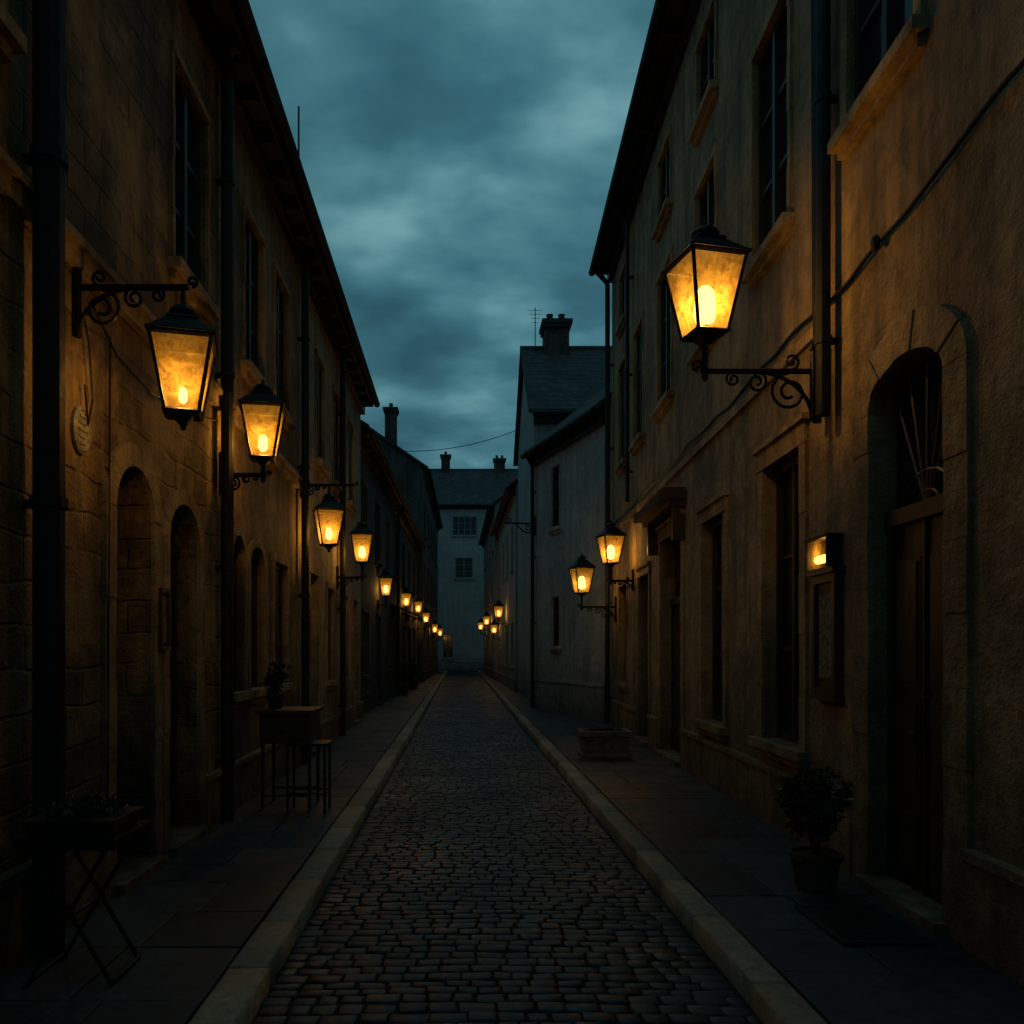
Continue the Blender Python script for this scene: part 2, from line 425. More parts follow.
opsC=[op(LC(11.4),LC(12.0),0.1,2.7,'door',0.0,0.16,0.09),op(LC(12.9),LC(13.5),1.1,2.6,sur=0.08,curtain=True,depth=0.10),op(LC(14.5),LC(15.2),1.1,2.6,sur=0.08,depth=0.1),op(LC(16.0),LC(16.7),0.1,2.6,'door',sur=0.08),
      op(LC(11.9),LC(12.55),4.45,6.0,sur=0.05,depth=0.08),op(LC(13.5),LC(14.2),4.45,6.0,sur=0.05,depth=0.08),op(LC(15.3),LC(16.0),4.45,6.0,sur=0.05,depth=0.08)]
hC,MC=house('cream_townhouse',(-2.15,10.753),(-2.15,17.3),'L',7.1,8,opsC,M_cream,M_trimL,rise=2.6,over=0.30,plinth=0.45)
pipe(hA,MA,L_(7.05),0.1,7.05,0.055,0.10,eave=0.33)
pipe(hA,MA,L_(3.95),0.1,7.05,0.075,0.12,eave=0.33)
pipe(hB,MBm,LB(10.6),0.1,7.05,0.05,0.10,eave=0.33)
pipe(hC,MC,LC(14.0),0.1,7.05,0.05,0.10,eave=0.33)
ops=[]
for k in range(7):
    y=0.8+k*2.7
    ops.append(op(y,y+0.9,4.0,5.5,sur=0.05,depth=0.1)); ops.append(op(y+0.2,y+1.2,0.1 if k%2 else 1.0,2.5,'door' if k%2 else 'window',sur=0.06))
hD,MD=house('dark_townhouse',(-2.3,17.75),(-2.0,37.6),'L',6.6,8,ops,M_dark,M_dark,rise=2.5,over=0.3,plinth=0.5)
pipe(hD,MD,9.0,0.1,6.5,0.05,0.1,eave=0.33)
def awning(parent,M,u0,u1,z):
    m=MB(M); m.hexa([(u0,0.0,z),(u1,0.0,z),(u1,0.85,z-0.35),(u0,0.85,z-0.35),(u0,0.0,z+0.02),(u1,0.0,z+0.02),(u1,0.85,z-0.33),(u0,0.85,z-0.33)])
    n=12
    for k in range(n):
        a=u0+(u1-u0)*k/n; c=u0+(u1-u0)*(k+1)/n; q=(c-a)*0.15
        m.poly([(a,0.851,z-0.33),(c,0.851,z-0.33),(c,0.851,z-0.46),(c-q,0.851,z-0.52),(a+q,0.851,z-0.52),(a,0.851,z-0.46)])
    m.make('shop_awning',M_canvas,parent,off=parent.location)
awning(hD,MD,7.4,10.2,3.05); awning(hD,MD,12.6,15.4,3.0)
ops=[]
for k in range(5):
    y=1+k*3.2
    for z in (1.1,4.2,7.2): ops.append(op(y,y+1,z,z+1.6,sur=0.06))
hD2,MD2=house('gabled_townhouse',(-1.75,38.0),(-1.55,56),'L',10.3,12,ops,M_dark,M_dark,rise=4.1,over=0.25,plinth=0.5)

# ---- right main
def R_(y): return (y+4)*1.001
r0=(2.4-0.18,-4.0); r1=(2.4+0.045*16.55,16.55)
UD=0.09
opsR=[op(R_(-2.6),R_(-1.6),0.75,3.2),op(R_(0.0),R_(1.0),0.75,3.2),op(R_(0.2),R_(1.1),5.1,7.0),op(R_(2.2),R_(3.1),0.75,3.2),op(R_(2.5),R_(3.4),5.1,7.0),
      op(R_(4.25),R_(5.10),0.1,3.32,'door',0.22,0.15,0.22,key=True),
      op(R_(4.55),R_(5.42),5.12,7.0,sur=0.09,depth=UD),
      op(R_(6.27),R_(7.14),0.82,3.20,sur=0.13,depth=0.16),op(R_(8.38),R_(9.25),0.80,3.05,sur=0.11,depth=0.16,cols=2),
      op(R_(10.3),R_(11.6),0.1,3.15,'door',0,0.2,0.14),op(R_(12.5),R_(13.4),0.1,2.8,'door',0,0.2,0.10),op(R_(14.6),R_(15.5),1.0,2.8,sur=0.08),
      op(R_(6.53),R_(7.41),5.12,7.05,sur=0.07,depth=UD),op(R_(8.7),R_(9.55),5.12,7.0,sur=0.07,depth=UD),op(R_(10.9),R_(11.8),5.12,7.0,sur=0.07,depth=UD),op(R_(13.0),R_(13.8),5.12,7.0,sur=0.07,depth=UD),op(R_(14.7),R_(15.5),5.12,7.0,sur=0.07,depth=UD),
      op(R_(8.7),R_(9.5),7.75,8.7,sur=0.05,rows=2,depth=UD),op(R_(10.95),R_(11.75),7.75,8.7,sur=0.05,rows=2,depth=UD),op(R_(14.7),R_(15.4),7.75,8.7,sur=0.05,rows=2,depth=UD)]
hR,MR=house('corner_plaster_townhouse',r0,r1,'R',9.65,9,opsR,M_right,M_trimR,rise=3.0,over=0.36,plinth=0.55)
m=MB(MR); u0,u1=R_(10.1),R_(11.9)
m.box(u0,u1,-0.01,0.22,3.42,3.50); m.box(u0-0.06,u1+0.06,-0.01,0.34,3.502,3.60); m.box(u0,u1,-0.01,0.28,3.602,3.66)
for uu in (u0+0.04,u1-0.12):
    m.box(uu,uu+0.08,-0.01,0.16,3.0,3.418)
m.make('door_canopy',M_wooddk,hR,off=hR.location)
pipe(hR,MR,R_(5.62),3.25,9.4,0.05,0.10,eave=0.40)
pipe(hR,MR,R_(5.80),3.25,9.4,0.03,0.07,eave=0.38,name='conduit')
pipe(hR,MR,R_(16.35),0.1,9.5,0.05,0.12,eave=0.40)
pipe(hR,MR,R_(14.0),4.2,9.5,0.035,0.10,eave=0.40)
m=MB(MR); pts=[]
for k in range(120):
    y=1.0+15.2*k/119; z=4.10+0.02*math.sin(y*2.1)+0.015*math.sin(y*5.3)+(0.10*max(0,(5.3-y))/1.5 if y<5.3 else 0)
    pts.append((R_(y),0.03+0.004*math.sin(y*9),z))
m.tube(pts,0.014,6)
m.ball((R_(4.95),0.05,4.12),0.03,0.05,8,6)
m.tube([(R_(6.0),0.02,4.1),(R_(6.01),0.02,5.2),(R_(6.02),0.03,9.0)],0.008,5)
m.make('facade_cable',M_iron,hR,off=hR.location)
m=MB(MR); m.box(R_(5.95),R_(16.45),-0.01,0.035,3.93,4.02); m.make('string_course',M_trimR,hR,off=hR.location)

# ---- grey house on bend
hE,ME=house('grey_corner_house',(3.1,17.0),(1.95,21.0),'R',6.85,5.5,[op(2.45,2.95,4.6,6.1,sur=0.04,cols=1,depth=0.08),op(2.45,2.9,1.7,2.9,sur=0.04,cols=1,depth=0.08)],M_grey,M_grey,rise=2.3,over=0.25,plinth=0.8)
pipe(hE,ME,4.05,0.1,6.8,0.045,0.1,eave=0.28)
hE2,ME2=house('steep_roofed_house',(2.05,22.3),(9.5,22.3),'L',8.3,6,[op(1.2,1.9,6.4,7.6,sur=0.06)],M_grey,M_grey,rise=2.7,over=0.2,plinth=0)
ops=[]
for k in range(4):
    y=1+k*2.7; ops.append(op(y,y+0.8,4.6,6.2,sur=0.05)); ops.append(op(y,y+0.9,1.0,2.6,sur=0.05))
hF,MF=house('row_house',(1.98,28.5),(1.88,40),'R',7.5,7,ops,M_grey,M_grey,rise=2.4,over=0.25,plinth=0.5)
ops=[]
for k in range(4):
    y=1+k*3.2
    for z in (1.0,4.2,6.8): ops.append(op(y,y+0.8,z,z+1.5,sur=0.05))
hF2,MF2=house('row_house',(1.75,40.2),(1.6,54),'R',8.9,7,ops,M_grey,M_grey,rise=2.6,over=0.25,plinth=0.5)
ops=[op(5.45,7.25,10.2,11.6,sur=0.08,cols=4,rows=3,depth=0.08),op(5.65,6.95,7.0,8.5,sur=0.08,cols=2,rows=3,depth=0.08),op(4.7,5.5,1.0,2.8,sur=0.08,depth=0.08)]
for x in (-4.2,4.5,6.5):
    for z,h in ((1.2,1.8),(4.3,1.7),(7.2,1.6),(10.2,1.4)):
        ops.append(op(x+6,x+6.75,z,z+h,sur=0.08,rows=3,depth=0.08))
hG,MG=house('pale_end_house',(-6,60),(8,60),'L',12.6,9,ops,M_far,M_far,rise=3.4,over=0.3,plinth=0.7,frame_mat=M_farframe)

def chimney(parent,x0,x1,y0,y1,z0,z1,pots=2,name='chimney'):
    m=MB(); m.box(x0,x1,y0,y1,z0,z1-0.3); m.box(x0-0.06,x1+0.06,y0-0.06,y1+0.06,z1-0.298,z1-0.18); m.box(x0-0.1,x1+0.1,y0-0.1,y1+0.1,z1-0.178,z1-0.06)
    for k in range(pots):
        x=x0+(x1-x0)*(k+0.5)/pots; m.lathe((x,(y0+y1)/2,z1-0.06),[(0.12,0),(0.13,0.05),(0.10,0.08),(0.10,0.28),(0.12,0.3)],10)
    m.make(name,M_brick,parent,off=parent.location)
chimney(hE2,2.65,3.4,24.9,25.7,9.8,11.95,2)
chimney(hD2,-3.95,-3.35,42,42.7,10.8,14.4,1)
chimney(hG,-1.5,-0.8,64,64.7,14,17.3,1)
chimney(hG,2.75,3.6,64,64.7,14,17.0,2)

# ------------------------------------------------------------ ground
def sheet(name,x0,x1,y0,y1,z,mat):
    m=MB(); m.poly([(x0,y0,z),(x1,y0,z),(x1,y1,z),(x0,y1,z)]); return m.make(name,mat)
M_earth=simple('packed_earth',(0.07,0.065,0.055),0.95,0,4,0.5,0.5)
M_bed=simple('sand_joints',(0.012,0.012,0.011),0.95,0,60,0.6,0.6)
sheet('ground',-400,400,-300,700,-0.06,M_earth)
KL0,KL1=-1.10,-0.90; KR0,KR1=1.31,1.49
class SM(MB):
    def __init__(s): super().__init__(); s.r=[]
    def stone(s,x0,x1,y0,y1,zb,zt,bev,jit=0.0,rnd=None,dome=0.3):
        rnd=random.random() if rnd is None else rnd
        j=lambda a: random.uniform(-a,a)
        q=[(x0+j(jit),y0+j(jit)),(x1+j(jit),y0+j(jit)),(x1+j(jit),y1+j(jit)),(x0+j(jit),y1+j(jit))]
        cx,cy=(x0+x1)/2,(y0+y1)/2
        tx=j(jit*0.5); ty=j(jit*0.3)
        pts=[(a,c,zb) for a,c in q]+[(a,c,zt-bev*0.6) for a,c in q]
        pts+=[(a-bev*(1 if a>cx else -1),c-bev*(1 if c>cy else -1),zt+tx*(1 if a>cx else -1)+ty*(1 if c>cy else -1)) for a,c in q]
        pts.append((cx,cy,zt+min(0.005,bev*dome)))
        n=len(s.v); s.v+=pts
        for k in range(2):
            for i in range(4):
                s.f.append((n+k*4+i,n+k*4+(i+1)%4,n+(k+1)*4+(i+1)%4,n+(k+1)*4+i))
        for i in range(4): s.f.append((n+8+i,n+8+(i+1)%4,n+12))
        s.r+=[rnd]*13
    def mk(s,name,mat,parent=None,smooth=True):
        ob=s.make(name,mat,parent,smooth=smooth)
        at=ob.data.attributes.new('rnd','FLOAT','POINT'); at.data.foreach_set('value',s.r); return ob
M_sett=setts_mat('basalt_setts',(0.040,0.054,0.064),(0.015,0.021,0.026),0.34,0.62,30,spec=0.38)
M_slab=setts_mat('paving_slabs',(0.060,0.070,0.074),(0.036,0.042,0.045),0.45,0.72,14,spec=0.3)
M_kerb=setts_mat('kerb_stone',(0.38,0.31,0.21),(0.24,0.195,0.13),0.55,0.8,18)
road=empty('cobblestone_road')
m=MB(); m.poly([(KL1-0.02,-4,-0.016),(KR0+0.02,-4,-0.016),(KR0+0.02,58,-0.016),(KL1-0.02,58,-0.016)]); m.make('sand_bed',M_bed,road)
S=SM(); y=-1.5
while y<58:
    h=random.uniform(0.072,0.100) if y<30 else 0.11
    x=KL1-random.uniform(0,0.02)+0.012
    while x<KR0-0.03:
        w=random.uniform(0.09,0.18)
        if x+w>KR0-0.06: w=KR0-0.012-x
        wob=0.014*math.sin(x*2.6+y*0.35)+0.02*math.cos((x-0.2)*1.3)
        S.stone(x,x+w-0.008,y+wob,y+wob+h-0.008,-0.02,random.uniform(-0.004,0.004),0.009,0.005,dome=0.3)
        x+=w
    y+=h
S.mk('basalt_setts',M_sett,road)
def pavement(name,xa,xb_fn,sgn):
    e=empty(name)
    m=MB()
    if sgn<0: poly=[(xb_fn(-4)-0.3,-4),(xa,-4),(xa,58),(xb_fn(58)-0.3,58)]
    else: poly=[(xa,-4),(xb_fn(-4)+0.4,-4),(xb_fn(58)+0.4,58),(xa,58)]
    m.add([(x,y,0.080) for x,y in poly]+[(x,y,-0.05) for x,y in poly],[(0,1,2,3),(0,1,5,4),(1,2,6,5),(2,3,7,6),(3,0,4,7)])
    m.make('mortar_bed',M_bed,e)
    S=SM(); y=-2.0
    while y<58:
        h=random.uniform(0.42,0.62) if y<30 else 0.9
        xe=max(abs(xb_fn(y)),abs(xb_fn(y+h)))+0.02
        x=abs(xa)+0.008
        while x<xe-0.02:
            w=random.uniform(0.34,0.62)
            if x+w>xe-0.15: w=xe-x
            a,b_=(x,x+w-0.007)
            if sgn<0: a,b_=-b_,-a
            S.stone(a,b_,y,y+h-0.007,0.07,0.1+random.uniform(-0.003,0.003),0.005,0.003)
            x+=w
        y+=h
    S.mk('paving_slabs',M_slab,e,smooth=False)
    return e
pavement('pavement',KL0,lambda y:-2.15 if y<17.5 else (-2.3+0.015*(y-17.7) if y<37.8 else -1.8),-1)
def xr(y):
    if y<16.6: return 2.4+0.045*max(y,-4)
    if y<17: return 3.15
    if y<21: return 3.15-0.2875*(y-17)
    return 2.05
pavement('pavement',KR1,xr,1)
for xa,xb in ((KL0,KL1),(KR0,KR1)):
    S=SM(); y=-2
    while y<58:
        h=random.uniform(0.6,1.0)
        S.stone(xa+0.003,xb-0.003,y,y+h-0.006,-0.05,0.104+random.uniform(-0.003,0.003),0.018,0.004); y+=h
    S.mk('kerb',M_kerb)
sheet('plaza_paving',-30,30,57.5,60.4,-0.04,M_slab)

# ------------------------------------------------------------ lanterns
def spiral(m,c,ax,r,turns,start,rad,flip=1,fade=0.25):
    pts=[]; n=int(16*turns)
    for k in range(n+1):
        t=k/n; a=start+flip*turns*2*math.pi*t; rr=r*(1-t)+r*fade*t
        pts.append((c[0]+ax[0]*rr*math.cos(a),c[1]+ax[1]*rr*math.cos(a),c[2]+rr*math.sin(a)))
    m.tube(pts,rad,6)

def lantern(x,y,zc,w,wall,power,mode='stand',rot=0.2,detail=True,far=False,ext=0.0,name='wall_lantern',flame=1.0,drop=0.7):
    h=1.22*w; z0=zc-h/2; a=w/2*0.98; b_=a*0.56
    e=empty(name,(x,y,z0))
    Mr=Matrix.Rotation(rot,4,'Z')
    F=MB(Mr); G=MB(Mr); q=math.sqrt(2)
    cor=lambda s,z:[(s,s,z),(-s,s,z),(-s,-s,z),(s,-s,z)]
    cb,ct=cor(b_,0),cor(a,h)
    rb=0.034*w
    for k in range(4):
        F.tube([cb[k],ct[k]],rb,4)
        F.tube([cb[k],cb[(k+1)%4]],rb*1.1,4); F.tube([ct[k],ct[(k+1)%4]],rb*1.2,4)
        G.poly([tuple(c*0.97 if i<2 else c for i,c in enumerate(p)) for p in (cb[k],cb[(k+1)%4],ct[(k+1)%4],ct[k])])
    F.frustum((0,0,h+0.01),a*1.14*q,a*1.12*q,0.035*w,4)
    F.frustum((0,0,h+0.01+0.035*w),a*1.08*q,a*0.46*q,0.30*w,4)
    F.frustum((0,0,h+0.01+0.335*w),a*0.54*q,a*0.50*q,0.035*w,4)
    F.lathe((0,0,h+0.01+0.37*w),[(0.19*w,0),(0.17*w,0.08*w),(0.24*w,0.09*w),(0.24*w,0.12*w),(0.17*w,0.19*w),(0.07*w,0.24*w),(0.03*w,0.26*w),(0.05*w,0.30*w),(0.01*w,0.36*w)],10)
    F.frustum((0,0,-0.06*w),b_*0.7*q,b_*1.18*q,0.06*w,4)
    F.frustum((0,0,-0.17*w),b_*0.25*q,b_*0.6*q,0.11*w,4)
    F.ball((0,0,-0.22*w),0.055*w,0.06*w,8,6)
    F.frustum((0,0,0.0),b_*0.9*q,b_*0.9*q,0.02*w,4)
    F.make('lantern_frame',M_iron,e)
    G.make('lantern_glass',M_pane,e)
    B=MB(); B.lathe((0,0,0.02*w),[(0.06*w,0),(0.06*w,0.14*w),(0.045*w,0.16*w)],8)
    B.make('burner_stem',M_iron,e)
    B=MB(); s=flame
    B.lathe((0,0,0.19*w),[(0.06*w*s,0),(0.13*w*s,0.04*w),(0.155*w*s,0.13*w*s),(0.15*w*s,0.26*w*s),(0.14*w*s,0.38*w*s),(0.12*w*s,0.46*w*s),(0.07*w*s,0.52*w*s),(0.01*w,0.54*w*s)],14)
    B.make('glowing_mantle',M_flame_far if far else M_flame,e,smooth=True)
    K=MB()
    d=Vector((wall[0]-x,wall[1]-y,0)); Ln=d.length; ax=(d.x/Ln,d.y/Ln)
    def pt(s,z): return (ax[0]*s,ax[1]*s,z)
    za=-drop*w if mode=='stand' else h+0.95*w
    t=0.016+0.012*w if not far else 0.02
    K.tube([pt(-ext-0.03,za),pt(Ln,za)],t,6)
    if mode=='stand':
        K.tube([(0,0,za),(0,0,-0.18*w)],t*1.1,8)
        K.lathe((0,0,za),[(0.02,0),(0.06*w+0.012,0.01),(0.05*w,0.05*w),(0.02,0.12*w)],8)
        K.ball((0,0,za-0.04),0.025,0.035,8,5)
    else:
        K.tube([(0,0,za),(0,0,h+0.6*w)],t*0.7,6)
    K.tube([pt(Ln-0.02,za+0.14),pt(Ln-0.02,za-min(0.38,Ln*0.45))],t*1.25,6)
    lo=min(0.34,Ln*0.42)
    if detail:
        R=lo*0.42
        K.tube([pt(Ln-0.03-(Ln*0.55)*(1-math.cos(s*math.pi/2/8)), za-lo+lo*math.sin(s*math.pi/2/8)) for s in range(9)],t*0.7,6)
        spiral(K,pt(Ln-R-0.05,za-R-0.01),ax,R,1.6,math.pi/2,t*0.55,1)
        spiral(K,pt(Ln-2.6*R-0.06,za-R*0.55),ax,R*0.55,1.5,math.pi/2,t*0.5,-1)
        spiral(K,pt(Ln-3.8*R-0.06,za-R*0.4),ax,R*0.38,1.4,math.pi/2,t*0.45,1)
        spiral(K,pt(Ln-R*0.9-0.05,za+R*0.5),ax,R*0.42,1.3,-math.pi/2,t*0.5,1)
        spiral(K,pt(-ext-0.05,za+R*0.3),ax,R*0.3,1.2,-math.pi/2,t*0.5,-1)
        K.ball(pt(Ln-0.02,za+0.17),0.03,0.04,8,5)
    else:
        K.tube([pt(Ln-0.02,za-lo),pt(Ln*0.35,za)],t*0.7,5)
    K.make('scroll_bracket',M_iron,e)
    ld=D.lights.new('lamp_light','POINT'); ld.energy=power; ld.color=LCOL; ld.shadow_soft_size=0.10*w
    lo_=D.objects.new('lamp_light',ld); COL.objects.link(lo_); lo_.parent=e; lo_.location=(0,0,0.46*w)
    return e
LW=-2.15
lantern(-1.54,4.45,3.11,0.325,(LW,4.45),6.5,'hang',0.25,flame=0.5)
lantern(-1.76,7.15,3.53,0.36,(LW,7.15),9.5,'stand',0.15,flame=0.75,drop=0.4)
lantern(-1.76,10.75,3.24,0.37,(LW,10.75),10,'hang',0.3,ext=0.32,flame=0.8)
lantern(-1.70,13.9,3.36,0.38,(LW,13.9),10,'stand',0.1)
lantern(-2.02,21.8,3.32,0.38,(-2.24,21.8),8,'stand',0.1,False,True)
lantern(-1.98,29.5,3.45,0.38,(-2.15,29.5),8,'stand',0.1,False,True)
lantern(-1.80,34.5,3.45,0.38,(-2.05,34.5),8,'stand',0.1,False,True)
lantern(-1.60,37.4,3.10,0.38,(-2.0,37.4),8,'stand',0.1,False,True)
lantern(-1.40,44.5,2.80,0.38,(-1.68,44.5),7,'stand',0.1,False,True)
lantern(-1.30,52.0,2.75,0.38,(-1.6,52.0),7,'stand',0.1,False,True)
yw=5.75; lantern(1.76,yw,4.12,0.42,(2.4+0.045*yw-0.1,yw),16,'stand',0.22,flame=1.2,drop=0.62)
yw=13.9; lantern(2.62,yw,3.34,0.38,(2.4+0.045*yw,yw),10,'stand',0.2,flame=1.2,drop=0.8)
yw=15.9; lantern(2.42,yw,2.98,0.40,(2.4+0.045*yw,yw),7,'stand',0.2,flame=1.2)
lantern(1.62,33.5,3.2,0.38,(1.94,33.5),8,'stand',0.1,False,True)
lantern(1.45,43.5,3.2,0.38,(1.72,43.5),8,'stand',0.1,False,True)
lantern(1.30,50.0,3.1,0.38,(1.65,50.0),8,'stand',0.1,False,True)
lantern(1.62,38.0,2.6,0.34,(1.9,38.0),5,'stand',0.1,False,True)
e=empty('iron_wall_bracket',(1.95,20.9,4.9)); m=MB()
m.tube([(0.05,0,0),(-0.78,0,0.02)],0.025,6); m.tube([(0,0,0.2),(0,0,-0.3)],0.03,6); m.tube([(0,0,-0.28),(-0.3,0,-0.2),(-0.5,0,0)],0.018,5)
spiral(m,(-0.68,0,0.09),(1,0),0.08,1.3,-math.pi/2,0.014); spiral(m,(-0.15,0,-0.1),(1,0),0.09,1.3,math.pi/2,0.014)
m.make('bracket_iron',M_iron,e)

# ------------------------------------------------------------ menu case with light (right wall)
mu0,mu1=R_(5.52),R_(5.92)
e=empty('menu_display_case',tuple(MR@Vector((mu0,0,1.3)))); o=e.location
m=MB(MR); m.box(mu0,mu1,0.0,0.04,1.28,2.14)
for a in (mu0,mu1-0.045): m.box(a,a+0.045,0.04,0.065,1.28,2.14)
m.box(mu0+0.045,mu1-0.045,0.04,0.065,1.28,1.33); m.box(mu0+0.045,mu1-0.045,0.04,0.065,2.08,2.14)
m.box(mu0-0.03,mu1+0.03,0,0.09,2.142,2.18); m.box(mu0-0.02,mu1+0.02,0,0.08,1.24,1.278)
m.make('case_frame',M_wooddk,e,off=o)
m=MB(MR); m.box(mu0+0.09,mu1-0.09,0.041,0.046,1.4,2.0); m.make('menu_sheet',M_paper,e,off=o)
m=MB(MR); m.box(mu0+0.0,mu1-0.0,0,0.12,2.385,2.41); m.box(mu0+0.02,mu0+0.035,0,0.11,2.182,2.385); m.box(mu1-0.035,mu1-0.02,0,0.11,2.182,2.385); m.box(mu0+0.035,mu1-0.035,0,0.02,2.182,2.383)
m.make('case_lamp_housing',M_iron,e,off=o)
m=MB(MR); m.tube([(mu0+0.12,0.065,2.25),(mu1-0.12,0.065,2.25)],0.03,8); m.make('case_lamp_tube',emis('case_lamp_glow',(1,0.58,0.16),2.0),e,smooth=True,off=o)
m=MB(MR); m.poly([(mu0+0.036,0.105,2.182),(mu1-0.036,0.105,2.182),(mu1-0.036,0.105,2.383),(mu0+0.036,0.105,2.383)]); m.make('case_lamp_glass',M_pane,e,off=o)
ld=D.lights.new('case_light','POINT'); ld.energy=0.9; ld.color=LCOL; ld.shadow_soft_size=0.03
l=D.objects.new('case_light',ld); COL.objects.link(l); l.parent=e; l.location=(MR@Vector(((mu0+mu1)/2,0.06,2.29)))-o

# oval plaque + framed notice on left
e=empty('oval_house_plaque',(LW,4.51,2.84)); m=MB(); pts=[]
for r,x in ((1.0,0.0),(1.0,0.02),(0.86,0.032),(0.8,0.022),(0.0,0.024)):
    pts.append([(x,0.10*r*math.cos(2*math.pi*k/20)+0.0,0.135*r*math.sin(2*math.pi*k/20)) for k in range(20)])
al=[p for r in pts for p in r]; fc=[]
for i in range(4):
    for k in range(20): fc.append((i*20+k,i*20+(k+1)%20,(i+1)*20+(k+1)%20,(i+1)*20+k))
m.add(al,fc)
for k in range(-2,3): m.box(0.022,0.03,-0.05+abs(k)*0.008,0.05-abs(k)*0.008,k*0.038-0.006,k*0.038+0.006)
m.make('plaque_relief',M_enam,e)
e=empty('framed_wall_notice',(LW,5.71,1.82)); m=MB()
m.box(0,0.03,-0.075,0.075,-0.2,0.2)
for a,c,z0,z1 in ((-0.085,-0.06,-0.22,0.22),(0.06,0.085,-0.22,0.22),(-0.06,0.06,-0.22,-0.19),(-0.06,0.06,0.19,0.22)): m.box(0.031,0.055,a,c,z0,z1)
m.make('notice_frame',M_wooddk,e); m=MB(); m.box(0.031,0.036,-0.055,0.055,-0.17,0.17); m.make('notice_sheet',M_paper,e)

e=empty('wall_cable',(LW,4.5,3.5)); m=MB()
m.tube([(0.03,0,0),(0.04,0.05,-0.15),(0.03,0.12,-0.45),(0.035,0.05,-0.62),(0.03,0.02,-0.4)],0.006,5)
m.tube([(0.03,0.1,0.1),(0.05,0.4,-0.1),(0.06,0.9,-0.16),(0.05,1.6,-0.08),(0.03,2.5,0.1)],0.007,5)
m.tube([(0.03,0.35,0.0),(0.03,0.33,-1.2),(0.03,0.31,-3.2)],0.006,5)
m.make('cable',M_iron,e)

# ------------------------------------------------------------ foliage helper
def leaves(m,c,rx,ry,rz,n,size,up=0.3):
    for _ in range(n):
        while True:
            p=Vector((random.uniform(-1,1),random.uniform(-1,1),random.uniform(-1,1)))
            if 0.15<p.length<1: break
        wob=0.75+0.35*math.sin(p.x*5+p.y*7+c[0]*3)*math.cos(p.z*6)
        p=Vector((c[0]+p.x*rx*wob,c[1]+p.y*ry*wob,c[2]+p.z*rz*wob))
        d=Vector((random.gauss(0,1),random.gauss(0,1),random.gauss(up,0.8))).normalized()
        s_=d.cross(Vector((random.random(),random.random(),random.random()))).normalized()
        L=size*random.uniform(0.6,1.4); w=L*0.28
        m.poly([tuple(p),tuple(p+d*L*0.5+s_*w),tuple(p+d*L),tuple(p+d*L*0.5-s_*w)])

e=empty('folding_plant_table',(-1.74,3.72,0.1)); e.scale=(0.86,0.86,1.0); m=MB()
for sy in (-0.2,0.2):
    m.tube([(-0.22,sy,0.0),(0.20,sy,0.62)],0.012,6); m.tube([(0.22,sy*0.86,0.0),(-0.20,sy*0.86,0.62)],0.012,6)
m.tube([(-0.22,-0.2,0.02),(-0.22,0.2,0.02)],0.01,6); m.tube([(0.22,-0.17,0.02),(0.22,0.17,0.02)],0.01,6); m.tube([(0,-0.2,0.31),(0,0.2,0.31)],0.01,6)
m.box(-0.26,0.26,-0.25,-0.22,0.62,0.645); m.box(-0.26,0.26,0.22,0.25,0.62,0.645)
for k in range(6): m.box(-0.26+k*0.09,-0.26+k*0.09+0.075,-0.25,0.25,0.647,0.665)
m.make('folding_frame',M_iron,e)
m=MB(); x0,x1,y0,y1=-0.24,0.24,-0.2,0.2
m.hexa([(x0+0.03,y0+0.03,0.667),(x1-0.03,y0+0.03,0.667),(x1-0.03,y1-0.03,0.667),(x0+0.03,y1-0.03,0.667),(x0,y0,0.74),(x1,y0,0.74),(x1,y1,0.74),(x0,y1,0.74)])
m.make('planter_tray',M_wooddk,e)
m=MB(); leaves(m,(0,0,0.75),0.25,0.2,0.06,1100,0.04,0.8); m.make('low_plants',M_leaf,e)

e=empty('street_stall_table',(-1.58,7.75,0.1)); m=MB()
m.box(-0.30,0.18,-0.25,0.25,0.62,0.90); m.box(-0.33,0.21,-0.28,0.28,0.902,0.935)
m.box(-0.27,0.15,-0.262,-0.251,0.66,0.86); m.ball((-0.06,-0.27,0.76),0.018,0.018,8,5)
for a in (-0.29,0.15):
    for c in (-0.24,0.21): m.box(a,a+0.03,c,c+0.03,0,0.618)
m.box(-0.26,0.15,-0.232,-0.215,0.12,0.14); m.box(-0.26,0.15,0.215,0.232,0.12,0.14)
m.make('drawer_table',M_wooddk,e)
m=MB(); 
for a in (0.0,0.34):
    for c in (-0.42,-0.14): m.tube([(a,c,0),(a,c,0.62)],0.012,6)
m.box(-0.03,0.37,-0.45,-0.11,0.62,0.645); m.tube([(0,-0.42,0.18),(0.34,-0.42,0.18)],0.009,6); m.tube([(0,-0.14,0.18),(0.34,-0.14,0.18)],0.009,6)
m.tube([(0,-0.42,0.18),(0,-0.14,0.18)],0.009,6); m.tube([(0.34,-0.42,0.18),(0.34,-0.14,0.18)],0.009,6)
m.make('side_stool',M_iron,e)
m=MB(); m.lathe((-0.22,0.05,0.937),[(0.06,0),(0.085,0.12),(0.09,0.14),(0.07,0.14)],12); m.make('flower_pot',M_terra,e,smooth=True)
m=MB(); leaves(m,(-0.22,0.05,1.22),0.13,0.13,0.19,350,0.06,0.5); m.make('pot_plant_leaves',M_leaf,e)

